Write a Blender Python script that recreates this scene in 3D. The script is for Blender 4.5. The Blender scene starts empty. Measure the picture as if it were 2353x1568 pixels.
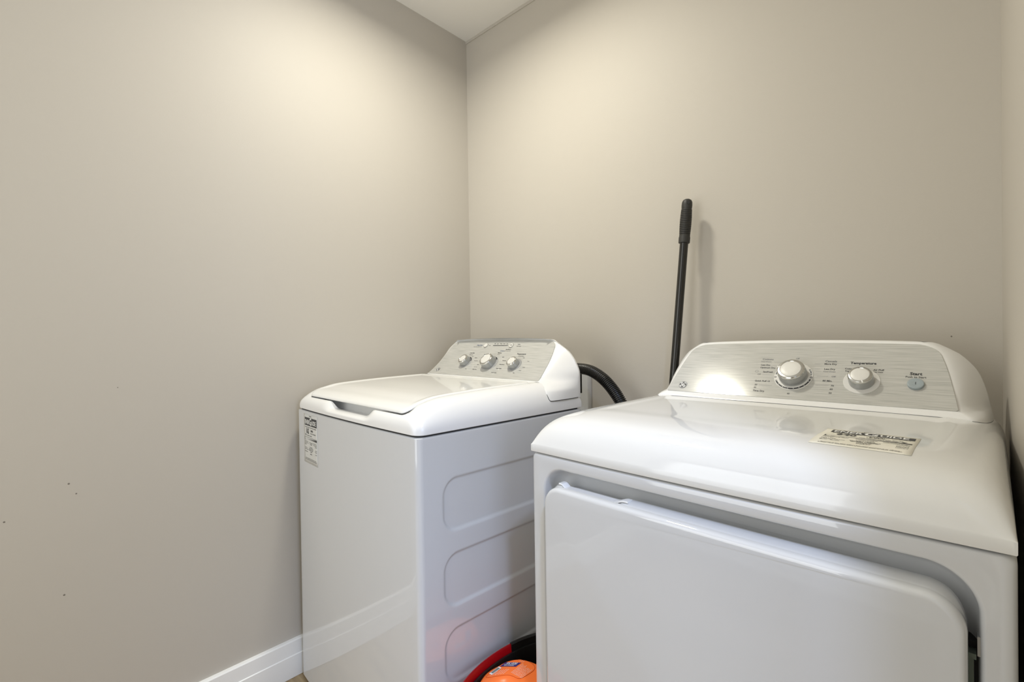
import bpy, bmesh, math, random
import numpy as np
from mathutils import Matrix, Vector
random.seed(7)
S = bpy.context.scene
COL = S.collection
R = math.radians

# ------------------------------------------------------------------ camera
YAW, PITCH, ROLL, FPX, CH = 0.7476, 0.0076, -0.0146, 1087.763, 1.0734
fw = Vector((-math.sin(YAW)*math.cos(PITCH), math.cos(YAW)*math.cos(PITCH), -math.sin(PITCH)))
rt = Vector((math.cos(YAW), math.sin(YAW), 0)); up = rt.cross(fw)
r2 = math.cos(ROLL)*rt + math.sin(ROLL)*up; u2 = -math.sin(ROLL)*rt + math.cos(ROLL)*up
cd = bpy.data.cameras.new('camera'); cam = bpy.data.objects.new('camera', cd); COL.objects.link(cam)
M = Matrix((r2, u2, -fw)).transposed().to_4x4(); M.translation = Vector((0, 0, CH))
cam.matrix_world = M
cd.sensor_width = 36; cd.sensor_fit = 'HORIZONTAL'; cd.lens = FPX/2353*36; cd.shift_y = 1.5/2353
cd.clip_start = 0.01
S.camera = cam

# ------------------------------------------------------------------ light
w = bpy.data.worlds.new('world'); S.world = w; w.use_nodes = True
w.node_tree.nodes['Background'].inputs[0].default_value = (0.75, 0.85, 1.0, 1)
w.node_tree.nodes['Background'].inputs[1].default_value = 0.3

def area(name, loc, size, power, col, rot=(0, 0, 0), shape='DISK', size_y=None):
    l = bpy.data.lights.new(name, 'AREA'); l.shape = shape; l.size = size
    if size_y: l.size_y = size_y
    l.energy = power; l.color = col
    o = bpy.data.objects.new(name, l); COL.objects.link(o); o.location = loc; o.rotation_euler = rot
    return o
cl = area('closet_lamp', (-0.99, 0.79, 2.33), 0.15, 9.8, (1.0, 0.965, 0.85)); cl.data.spread = R(168)
area('hall_lamp', (0.40, 0.04, 2.33), 0.14, 18.5, (0.57, 0.69, 1.0))
area('hall_fill_light', (1.55, -0.2, 1.45), 1.5, 29.0, (0.58, 0.71, 1.0), (0, R(90), 0), 'RECTANGLE', 1.3)  # added cool fill light; the hall wall has no window
area('front_fill_light', (-0.97, -1.16, 1.29), 1.08, 16.0, (1.0, 1.0, 0.95), (R(90), 0, 0), 'RECTANGLE', 1.94)  # added fill light behind the camera, just outside the front wall opening

vs = S.view_settings
S.display_settings.display_device = 'sRGB'
vs.view_transform = 'Standard'; vs.look = 'None'; vs.gamma = 1.0; vs.use_curve_mapping = False
vs.exposure = 0.10

# ------------------------------------------------------------------ materials
def mat(name, base, rough=0.5, metal=0.0, spec=0.5, coat=0.0, coat_rough=0.03):
    m = bpy.data.materials.new(name); m.use_nodes = True
    b = m.node_tree.nodes['Principled BSDF']
    b.inputs['Base Color'].default_value = (*base, 1); b.inputs['Roughness'].default_value = rough
    b.inputs['Metallic'].default_value = metal; b.inputs['Specular IOR Level'].default_value = spec
    b.inputs['Coat Weight'].default_value = coat; b.inputs['Coat Roughness'].default_value = coat_rough
    return m
def nodes(m):
    t = m.node_tree; return t, t.nodes, t.links, t.nodes['Principled BSDF']
def add_noise(m, scale=(1, 1, 1), nscale=5.0, detail=3, c0=None, c1=None, bump=0.0, dist=0.001, coord='Object', lo=0.35, hi=0.65, rough=None):
    t, N, L, b = nodes(m)
    tc = N.new('ShaderNodeTexCoord'); mp = N.new('ShaderNodeMapping'); mp.inputs['Scale'].default_value = scale
    nz = N.new('ShaderNodeTexNoise'); nz.inputs['Scale'].default_value = nscale; nz.inputs['Detail'].default_value = detail
    L.new(tc.outputs[coord], mp.inputs['Vector']); L.new(mp.outputs['Vector'], nz.inputs['Vector'])
    if c0:
        rp = N.new('ShaderNodeValToRGB'); rp.color_ramp.elements[0].position = lo; rp.color_ramp.elements[1].position = hi
        rp.color_ramp.elements[0].color = (*c0, 1); rp.color_ramp.elements[1].color = (*c1, 1)
        L.new(nz.outputs['Fac'], rp.inputs['Fac']); L.new(rp.outputs['Color'], b.inputs['Base Color'])
    if bump:
        bp = N.new('ShaderNodeBump'); bp.inputs['Strength'].default_value = bump; bp.inputs['Distance'].default_value = dist
        L.new(nz.outputs['Fac'], bp.inputs['Height']); L.new(bp.outputs['Normal'], b.inputs['Normal'])
    if rough:
        mr = N.new('ShaderNodeMapRange'); mr.inputs['To Min'].default_value = rough[0]; mr.inputs['To Max'].default_value = rough[1]
        L.new(nz.outputs['Fac'], mr.inputs['Value']); L.new(mr.outputs['Result'], b.inputs['Roughness'])
    return m
WALL = (0.55, 0.513, 0.452)
wall_m = add_noise(mat('wall_paint', WALL, 0.60, spec=0.3), nscale=260, detail=2, bump=0.12, dist=0.0012)
ceil_m = add_noise(mat('ceiling_paint', (0.88, 0.86, 0.81), 0.8), nscale=120, detail=2, bump=0.1, dist=0.001)
trim_m = mat('trim_paint', (0.93, 0.93, 0.91), 0.3)
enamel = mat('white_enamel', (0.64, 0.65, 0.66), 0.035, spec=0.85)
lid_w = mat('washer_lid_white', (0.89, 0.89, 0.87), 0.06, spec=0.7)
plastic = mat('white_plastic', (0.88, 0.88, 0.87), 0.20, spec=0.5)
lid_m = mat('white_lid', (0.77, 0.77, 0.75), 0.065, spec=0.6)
dark_m = mat('dark_gap', (0.015, 0.015, 0.015), 0.7)
print_m = mat('dark_print', (0.035, 0.037, 0.04), 0.5)
grey_print = mat('grey_print', (0.16, 0.17, 0.18), 0.5)
blue_print = mat('blue_print', (0.06, 0.10, 0.20), 0.5)
white_print = mat('white_print', (0.85, 0.85, 0.83), 0.5)
chrome = mat('satin_chrome', (0.62, 0.62, 0.60), 0.16, metal=1.0)
knob_side = mat('silver_plastic', (0.42, 0.43, 0.43), 0.3, metal=0.6)
knob_face = mat('knob_face', (0.74, 0.73, 0.69), 0.35)
skirt_m = mat('knob_skirt', (0.72, 0.71, 0.68), 0.35)
skirt_g = mat('grey_knob_skirt', (0.36, 0.36, 0.36), 0.35)
button_m = mat('grey_button', (0.33, 0.38, 0.40), 0.4)
black_p = mat('black_plastic', (0.012, 0.012, 0.011), 0.32)
black_rub = add_noise(mat('black_rubber', (0.030, 0.029, 0.026), 0.5), nscale=300, bump=0.1, dist=0.0005)
pole_m = mat('black_painted_steel', (0.010, 0.0095, 0.008), 0.16, spec=0.6)
red_m = mat('red_plastic', (0.38, 0.002, 0.006), 0.25)
orange_m = mat('orange_plastic', (1.0, 0.20, 0.035), 0.33)
sticker_m = add_noise(mat('sticker_paper', (0.76, 0.73, 0.60), 0.45), nscale=30, c0=(0.80, 0.775, 0.66), c1=(0.86, 0.83, 0.73))
sticker_w = mat('washer_sticker_paper', (0.66, 0.66, 0.63), 0.45)
hinge_m = mat('green_grey_metal', (0.12, 0.15, 0.13), 0.4, metal=0.6)
brushed = add_noise(mat('brushed_steel', (0.6, 0.6, 0.57), 0.13, metal=0.10, spec=0.25), scale=(16, 560, 1), nscale=1.0, detail=6,
                    c0=(0.42, 0.42, 0.395), c1=(0.60, 0.595, 0.56), bump=0.05, dist=0.0003, lo=0.25, hi=0.60)

STUFF = {'lettering', 'blue_lettering', 'heading_lettering', 'fine_print', 'badge_lettering', 'monogram', 'play_pause_mark', 'dial_dot', 'dial_scale', 'barcode_bars'}
# ------------------------------------------------------------------ mesh helpers
def smooth(me, ang=35):
    me.polygons.foreach_set('use_smooth', [True]*len(me.polygons))
    me.set_sharp_from_angle(angle=R(ang)); me.update()
def mk(name, verts, faces, m, parent=None, ang=35, fix=True, mat_w=None):
    me = bpy.data.meshes.new(name); me.from_pydata([tuple(map(float, v)) for v in verts], [], faces)
    if fix:
        b = bmesh.new(); b.from_mesh(me); bmesh.ops.recalc_face_normals(b, faces=b.faces); b.to_mesh(me); b.free()
    me.materials.append(m); smooth(me, ang)
    o = bpy.data.objects.new(name, me); COL.objects.link(o)
    if parent: o.parent = parent
    if name in STUFF: o['kind'] = 'stuff'
    return o
def loft(rings, cap0=True, cap1=True, closed=True):
    n = len(rings[0]); V = [p for r in rings for p in r]; F = []
    for k in range(len(rings)-1):
        for i in range(n if closed else n-1):
            j = (i+1) % n
            F.append((k*n+i, k*n+j, (k+1)*n+j, (k+1)*n+i))
    if cap0: F.append(tuple(range(n))[::-1])
    if cap1: F.append(tuple(range((len(rings)-1)*n, len(rings)*n)))
    return V, F
def join(*parts):
    V, F = [], []
    for v, f in parts:
        o = len(V); V += list(v); F += [tuple(i+o for i in q) for q in f]
    return V, F
def box(x0, x1, y0, y1, z0, z1):
    V = [(x, y, z) for z in (z0, z1) for (x, y) in ((x0, y0), (x1, y0), (x1, y1), (x0, y1))]
    return V, [(3, 2, 1, 0), (4, 5, 6, 7), (0, 1, 5, 4), (1, 2, 6, 5), (2, 3, 7, 6), (3, 0, 4, 7)]
def rrect(x0, x1, y0, y1, r, n=40, nc=8, bow=0.0, ny=None, rb=None):
    """rounded rectangle, counter-clockwise, starting at the left end of the y0 side"""
    ny = ny or n; P = []
    def side(a, b, m):
        for i in range(m): t = i/m; P.append((a[0]+(b[0]-a[0])*t, a[1]+(b[1]-a[1])*t))
    rb = r if rb is None else rb
    def arc(cx, cy, a0, r):
        for i in range(nc): a = a0+math.pi/2*i/nc; P.append((cx+r*math.cos(a), cy+r*math.sin(a)))
    side((x0+r, y0), (x1-r, y0), n); arc(x1-r, y0+r, -math.pi/2, r)
    side((x1, y0+r), (x1, y1-rb), ny); arc(x1-rb, y1-rb, 0, rb)
    side((x1-rb, y1), (x0+rb, y1), n); arc(x0+rb, y1-rb, math.pi/2, rb)
    side((x0, y1-rb), (x0, y0+r), ny); arc(x0+r, y0+r, math.pi, r)
    if bow:
        cx, h = (x0+x1)/2, (x1-x0)/2; ym = (y0+y1)/2
        P = [(x, y - bow*(1-((x-cx)/h)**2)*max(0, (ym-y)/(ym-y0))) for x, y in P]
    return P
def ell(cx, cy, a, b, n=64, z=0): return [(cx+a*math.cos(2*math.pi*i/n), cy+b*math.sin(2*math.pi*i/n), z) for i in range(n)]
def pchip(xs, ys):
    xs = np.array(xs, float); ys = np.array(ys, float); h = np.diff(xs); d = np.diff(ys)/h
    m = np.zeros(len(xs)); m[0] = d[0]; m[-1] = d[-1]
    for i in range(1, len(xs)-1):
        if d[i-1]*d[i] > 0:
            w1, w2 = 2*h[i]+h[i-1], h[i]+2*h[i-1]; m[i] = (w1+w2)/(w1/d[i-1]+w2/d[i])
    def f(x):
        x = min(max(x, xs[0]), xs[-1]); i = min(int(np.searchsorted(xs, x, side='right'))-1, len(h)-1)
        t = (x-xs[i])/h[i]
        return float((2*t**3-3*t*t+1)*ys[i]+(t**3-2*t*t+t)*h[i]*m[i]+(-2*t**3+3*t*t)*ys[i+1]+(t**3-t*t)*h[i]*m[i+1])
    return f
def grid(xs, ys, fn):
    V = [fn(x, y) for y in ys for x in xs]; n = len(xs)
    return V, [(j*n+i, j*n+i+1, (j+1)*n+i+1, (j+1)*n+i) for j in range(len(ys)-1) for i in range(n-1)]
def lathe(prof, n=48):
    """profile of (radius, height) about the local z axis"""
    return loft([[(r*math.cos(2*math.pi*i/n), r*math.sin(2*math.pi*i/n), z) for i in range(n)] for r, z in prof])
def tube(path, rad, n=14, caps=True):
    path = [Vector(p) for p in path]; rings = []; ref = None
    for i, p in enumerate(path):
        t = (path[min(i+1, len(path)-1)]-path[max(i-1, 0)]).normalized()
        if ref is None: ref = t.orthogonal().normalized()
        ref = (ref - t*ref.dot(t)).normalized(); b = t.cross(ref)
        r = rad[i] if hasattr(rad, '__len__') else rad
        rings.append([tuple(p+r*(math.cos(2*math.pi*k/n)*ref+math.sin(2*math.pi*k/n)*b)) for k in range(n)])
    return loft(rings, caps, caps)
def xf(vf, Mx): return [tuple(Mx @ Vector(v)) for v in vf[0]], vf[1]
def sst(a, b, x): t = min(max((x-a)/(b-a), 0), 1); return t*t*(3-2*t)
def empty(name, label, cat, loc, rz=0):
    o = bpy.data.objects.new(name, None); COL.objects.link(o); o.location = loc; o.rotation_euler = (0, 0, rz)
    o['label'] = label; o['category'] = cat; return o
def struct(name, vf, m, ang=35):
    o = mk(name, vf[0], vf[1], m, ang=ang); o['kind'] = 'structure'; return o
BOLD = 0.016
def text_mesh(items, fmap, ts=1.0):
    """items: (string, x, y, size, align, bold); fmap maps the flat (x, y) of every point on to its surface"""
    V, F = [], []
    for it in items:
        s, x, y, size, al, bold = it[:6]; sx = it[6] if len(it) > 6 else 1.0
        c = bpy.data.curves.new('txt', 'FONT'); c.body = s; c.size = size*ts; c.align_x = al; c.align_y = 'CENTER'
        c.resolution_u = 2; c.offset = bold*BOLD*size
        o = bpy.data.objects.new('txt', c); me = bpy.data.meshes.new_from_object(o)
        k = len(V); V += [fmap(x+v.co.x*sx, y+v.co.y) for v in me.vertices]
        F += [tuple(i+k for i in p.vertices) for p in me.polygons]
        bpy.data.objects.remove(o); bpy.data.curves.remove(c); bpy.data.meshes.remove(me)
    return V, F
def rects(L, fmap, nx=6):
    parts = []
    for x0, x1, y0, y1 in L:
        xs = [x0+(x1-x0)*i/nx for i in range(nx+1)]
        parts.append(grid(xs, [y0, y1], fmap))
    return join(*parts)

# ------------------------------------------------------------------ room
LX, RX, BY, HC, FY = -1.559, 0.0790, 1.413, 2.381, -1.05
HX, HY0, HY1 = 1.62, -1.35, 1.75          # the hall beyond the doorway
DY0, DY1, DZ = -0.36, 0.475, 2.09          # doorway in the right wall
struct('wall_left', box(LX-.1, LX, FY-.1, BY+.1, -.02, HC), wall_m)
struct('wall_back', box(LX, RX+.11, BY, BY+.1, -.02, HC), wall_m)
WX0, WX1, WZ0, WZ1 = -1.52, -0.42, 0.31, 2.27
struct('wall_front', join(box(LX, WX0, FY-.1, FY, -.02, HC), box(WX1, RX+.11, FY-.1, FY, -.02, HC), box(WX0, WX1, FY-.1, FY, -.02, WZ0), box(WX0, WX1, FY-.1, FY, WZ1, HC)), wall_m)
struct('fill_light_frame', join(box(WX0, WX0+.04, FY-.08, FY-.02, WZ0, WZ1), box(WX1-.04, WX1, FY-.08, FY-.02, WZ0, WZ1), box(WX0, WX1, FY-.08, FY-.02, WZ0, WZ0+.04), box(WX0, WX1, FY-.08, FY-.02, WZ1-.04, WZ1)), trim_m)  # unseen frame, added round the opening that lets the front fill in
struct('wall_right', join(box(RX, RX+.11, DY1, BY, -.02, HC), box(RX, RX+.11, FY, DY0, -.02, HC), box(RX, RX+.11, DY0, DY1, DZ, HC)), wall_m)
struct('ceiling', box(LX-.1, HX+.1, HY0-.1, HY1+.1, HC, HC+.08), ceil_m)
struct('light_blocking_leaf', join(box(RX+.035, RX+.07, DY0, 0.055, 0.01, DZ)), trim_m)  # unseen leaf, added to narrow the doorway and cut off the hall light
struct('wall_hall_far', box(HX, HX+.1, HY0, HY1, -.02, HC), wall_m)
struct('wall_hall_end', join(box(RX+.11, HX, HY1, HY1+.1, -.02, HC), box(RX+.01, RX+.11, BY+.1, HY1+.1, -.02, HC)), wall_m)
struct('wall_hall_near', join(box(RX+.11, HX, HY0-.1, HY0, -.02, HC), box(RX+.01, RX+.11, HY0-.1, FY-.1, -.02, HC)), wall_m)
wl = bpy.data.objects['wall_left']; wb = bpy.data.objects['wall_back']
scuff = mat('scuff', (.20, .18, .15), .6)
for y_, z_, r_ in ((.105, .738, .0022), (.118, .711, .0018), (.093, .474, .0022), (-.002, .677, .0020), (.20, .962, .0012)):
    mk('scuff_mark', *loft([[(LX+d, y_+q*r_*math.cos(a), z_+q*r_*math.sin(a)) for a in [R(30*k) for k in range(12)]] for d, q in ((0, 1), (.0003, .8))]), scuff, wl)
mk('scuff_mark', *loft([[(.001+q*.0016*math.cos(a), BY-d, 1.063+q*.0016*math.sin(a)) for a in [R(30*k) for k in range(12)]] for d, q in ((0, 1), (.0003, .8))]), scuff, wb)
# floor of separate planks
fl = struct('floor', box(LX-.1, HX+.1, HY0-.1, HY1+.1, -.06, -.006), dark_m)
def wood(name, c0, c1, sc=(1.2, 14, 1)):
    return add_noise(mat(name, c0, 0.32), scale=sc, nscale=4.0, detail=8, c0=c0, c1=c1, bump=0.15, dist=0.0008, lo=0.3, hi=0.7)
woods = [wood('oak_plank_dark', (0.24, 0.165, 0.085), (0.46, 0.345, 0.19)), wood('oak_plank', (0.29, 0.21, 0.115), (0.52, 0.40, 0.235)),
         wood('oak_plank_pale', (0.32, 0.23, 0.145), (0.50, 0.385, 0.26))]
def plank_mesh(L, Wd, m):
    e = .0012; v, f = loft([[(x, y, z) for x, y in rrect(i, L-i, i, Wd-i, .0008, 1, 1)] for z, i in ((-.006, 0), (-e, 0), (0, e))])
    me = bpy.data.meshes.new('plank'); me.from_pydata(v, [], f); me.materials.append(m); smooth(me, 20); return me
PW, PL = 0.18, 1.22
pm = [plank_mesh(PL-.0008, PW-.0008, m) for m in woods]
y = HY0 - .1; row = 0
while y < HY1:
    x = LX - .1 - random.uniform(0, PL)
    while x < HX+.1:
        if x+PL > LX-.1:
            o = bpy.data.objects.new('plank', random.choice(pm)); COL.objects.link(o); o.location = (x, y, 0); o.parent = fl
        x += PL
    y += PW; row += 1
# baseboards: square foot, small step and bevelled top
BP = [(0, 0), (.0155, 0), (.0155, .0685), (.0130, .0705), (.0130, .1125), (.0100, .1155), (.004, .1165), (0, .1165)]
def baseboard(name, p0, p1, nrm):
    p0, p1, nrm = Vector(p0), Vector(p1), Vector(nrm)
    V = [tuple(p+nrm*d+Vector((0, 0, z+.0008))) for p in (p0, p1) for d, z in BP]; n = len(BP)
    F = [(i, (i+1) % n, n+(i+1) % n, n+i) for i in range(n)]+[tuple(range(n))[::-1], tuple(range(n, 2*n))]
    struct(name, (V, F), trim_m, 20)
baseboard('baseboard_left', (LX, FY, 0), (LX, BY, 0), (1, 0, 0))
baseboard('baseboard_back', (LX+.016, BY, 0), (RX-.016, BY, 0), (0, -1, 0))
baseboard('baseboard_right', (RX, DY1, 0), (RX, BY, 0), (-1, 0, 0))
baseboard('baseboard_front', (LX+.016, FY, 0), (RX, FY, 0), (0, 1, 0))
# caulked shadow line where the back wall meets the ceiling
struct('trim_1', join(box(LX, RX, BY-.004, BY, HC-.012, HC)), wall_m)

# ------------------------------------------------------------------ shared machine pieces
W = 0.686
def console(parent, xc, P0, P1, zlow, hf, hb, yback, arch, zmax, dishc=0.0, lowk=1.0):
    """rear control housing: a stack of plan outlines; hf/hb are half widths (height -> m) at the front and the back edge"""
    sl = (P1[0]-P0[0])/(P1[1]-P0[1])
    def ring(z, ins=0.0, k=0.0, yf=None, yb=None):
        a, b = hf(z)-ins, hb(z)-ins
        y0 = (P0[0]+(z-P0[1])*sl+1.41*dishc*math.sin(math.pi*min(max((z-P0[1])/(P1[1]-P0[1]), 0), 1)) if yf is None else yf)+ins; y1 = (yback if yb is None else yb)-ins; y0 = min(y0, y1-.004)
        r = .014; H = []
        for i in range(15): H.append((a-r if i == 14 else (a-r)*i/14, y0))
        C = [(a-r, y0), (a+.002, y0), (a+(b-a)*.45+.004, y0+(y1-y0)*.42), (b, y1-.012)]
        for i in range(1, 37):
            t = i/36; u = 1-t
            H.append(tuple(u**3*C[0][q]+3*u*u*t*C[1][q]+3*u*t*t*C[2][q]+t**3*C[3][q] for q in (0, 1)))
        H += [(b-.002, y1-.004), (b-.010, y1)]
        for i in range(1, 11): H.append(((b-.010)*(1-i/10), y1))
        full = H+[(-x, yy) for x, yy in H[-2:0:-1]]
        def lift(x, yy):
            dz = k*arch*(1-min(1, abs(x)/.27)**2.2)
            return (xc+x, yy+dz*sl*min(1, max(0, (y1-yy)/max(y1-y0, .004))), z+dz)
        return [lift(x, yy) for x, yy in full]
    rings = [ring(zlow+(P0[1]-zlow)*q/22, yf=P0[0]-.010*min(1, (1-q/22)*6)-.5*(P0[1]-zlow)*(1-q/22)*lowk) for q in range(22)]+[ring(P0[1])]
    n = 14; zt = P1[1]+.002
    for i in range(1, n+1):
        z = P0[1]+(zt-P0[1])*i/n; rings.append(ring(z, k=max(0, (i/n-.45)/.55)**1.3))
    for a, dz in ((.0008, .0012), (.0025, .0026), (.006, .0036), (.018, .0042)):
        rings.append(ring(zt+dz, ins=a, k=1, yb=yback))
    V, F = loft(rings, True, True)
    return mk('console', V, F, plastic, parent, 40)
def panel_frame(xc, P0, P1):
    """matrix: (s across, t up the slope, n out) -> machine coordinates"""
    d = Vector((0, P1[0]-P0[0], P1[1]-P0[1])).normalized(); nn = Vector((0, -d.z, d.y))
    Mx = Matrix(((1, 0, 0), (0, d.y, d.z), (0, nn.y, nn.z))).transposed().to_4x4()
    Mx.translation = Vector((0, P0[0], P0[1])); return Mx
def control_panel(parent, Mx, xc, hwf, T, arch, nf=None, rc=.022):
    ts = [0, .0012, .003, .012, .022, .032, .042, .052, .062, .072, .082, .092, .102, .112, .122, T-rc, T-rc*.8, T-rc*.6, T-rc*.42, T-rc*.28, T-rc*.16, T-rc*.07, T-rc*.02, T]
    L, Rr = [], []
    for t in ts:
        h = hwf(t)
        if t > T-rc: q = (t-(T-rc))/rc; h -= rc*1.15*(1-math.sqrt(max(0, 1-q*q)))
        if t < .003: h -= .003*(1-t/.003)
        L.append((xc-h, t)); Rr.append((xc+h, t))
    top = [(Rr[-1][0]+(L[-1][0]-Rr[-1][0])*i/20, T) for i in range(1, 20)]
    out = Rr+top+L[::-1]
    def lift(p): x, t = p; return (x, t+arch*(1-min(1, abs(x-xc)/.26)**2.2)*sst(.4*T, T, t))
    out = [lift(p) for p in out]; cx, cy = xc, T/2
    def sc(p, e): d = Vector((p[0]-cx, p[1]-cy)); d2 = d*(1-e/max(d.length, .001)); return (cx+d2.x, cy+d2.y)
    nf = nf or (lambda t: 0.0)
    # outline walls, then a face of cross strips so that the sheet can follow a hollow
    rings = [[(x, y, -.004+nf(y)) for x, y in out], [(x, y, .0004+nf(y)) for x, y in out], [(*sc(p, .0008), .0011+nf(p[1])) for p in out]]
    V, F = loft(rings, True, False); n = len(out); nr = len(Rr); o2 = 2*n
    for k in range(nr-1): F.append((o2+k, o2+k+1, o2+n-2-k, o2+n-1-k))
    F.append(tuple(o2+q for q in range(nr-1, n-nr+1))); o = mk('control_panel', V, F, brushed, parent, 30); o.matrix_local = Mx; return o
def knob(parent, s, t, rs, skirt, rb, rf, h, ang, Mx, skm, ticks=None):
    k = bpy.data.objects.new('knob', None)
    # skirt disc on the panel, chrome-rimmed body, pale face, pointer notch
    base = Mx @ Matrix.Translation((s, t, .0011))
    sk = mk('knob', *lathe([(rs, 0), (rs, .0010), (rs-.0008, .0016), (.004, .0017)]), skm, parent, 30); sk.matrix_local = base
    sk['label'] = 'round knob with a satin metal rim and pale face'
    bd = mk('knob_body', *lathe([(rb, .0016), (rb, .003), (rb*.985, h*.55), (rb*.95, h*.80), (rb*.93, h*.82)]), knob_side, sk, 30)
    rm = mk('knob_rim', *lathe([(rb*.955, h*.79), (rb*.965, h*.84), (rb*.93, h*.93), (rb*.86, h*.985), (rf+.0008, h), (rf, h*.975), (.003, h*.975)]), chrome, sk, 30)
    fc = mk('knob_face', *lathe([(rf-.0003, h*.96), (rf-.0003, h*.985), (rf*.93, h), (rf*.5, h*1.012), (.002, h*1.015)]), knob_face, sk, 30)
    ca, sa = math.cos(ang), math.sin(ang)
    v, f = box(rf*.99, rb*.955, -.0011, .0011, h*.90, h*1.004)
    mk('pointer', [(x*ca-y*sa, x*sa+y*ca, z) for x, y, z in v], f, white_print, sk, 30)
    return sk
def emblem(parent, Mx, s, t, r, ex=1.0):
    B = Mx @ Matrix.Translation((s, t, .0011))
    e = mk('emblem', *lathe([(r, 0), (r, .0006), (r*.97, .0008), (.001, .0008)], 40), print_m, parent, 30); e.matrix_local = B
    e['label'] = 'round dark badge with a curled two-letter monogram'
    parts = []
    def stroke(pts, wd):
        pts = [Vector((a*r, b*r, .001)) for a, b in pts]; V = []
        for i, p in enumerate(pts):
            d = (pts[min(i+1, len(pts)-1)]-pts[max(i-1, 0)]).normalized(); n = Vector((-d.y, d.x, 0))*wd*r/2
            V += [tuple(p+n), tuple(p-n)]
        parts.append((V, [(2*i, 2*i+1, 2*i+3, 2*i+2) for i in range(len(pts)-1)]))
    def arc(cx, cy, rr, a0, a1, wd, n=22, ry=None):
        stroke([(cx+rr*math.cos(R(a0+(a1-a0)*i/n)), cy+(ry or rr)*math.sin(R(a0+(a1-a0)*i/n))) for i in range(n+1)], wd)
    def curve(P, wd, k=6):
        P = [P[0]]+P+[P[-1]]; out = []
        for q in range(1, len(P)-2):
            a, b, c, d = [Vector(v) for v in P[q-1:q+3]]
            for t in range(k):
                t /= k; out.append(tuple(.5*((2*b)+(c-a)*t+(2*a-5*b+4*c-d)*t*t+(3*b-a-3*c+d)*t**3)))
        stroke(out+[tuple(P[-1])], wd)
    arc(0, 0, .90, 0, 360, .06, 48)
    for q in range(4): arc(.0, .0, .76, 90*q+18, 90*q+66, .085, 12)      # four crescents inside the ring
    # the two interlaced script letters
    curve([(-.10, .34), (-.22, .50), (-.40, .46), (-.46, .28), (-.34, .12), (-.16, .20), (-.08, .02), (-.12, -.26), (-.26, -.48), (-.46, -.46), (-.50, -.24), (-.34, -.10), (-.14, -.08)], .115)
    curve([(.46, .36), (.34, .50), (.16, .46), (.10, .26), (.24, .08), (.08, -.04), (.06, -.30), (.20, -.50), (.42, -.46), (.52, -.22), (.40, -.04), (.26, -.12), (.28, -.28)], .115)
    mk('monogram', *join(*parts), white_print, e, 30, fix=False)
    return e
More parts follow.
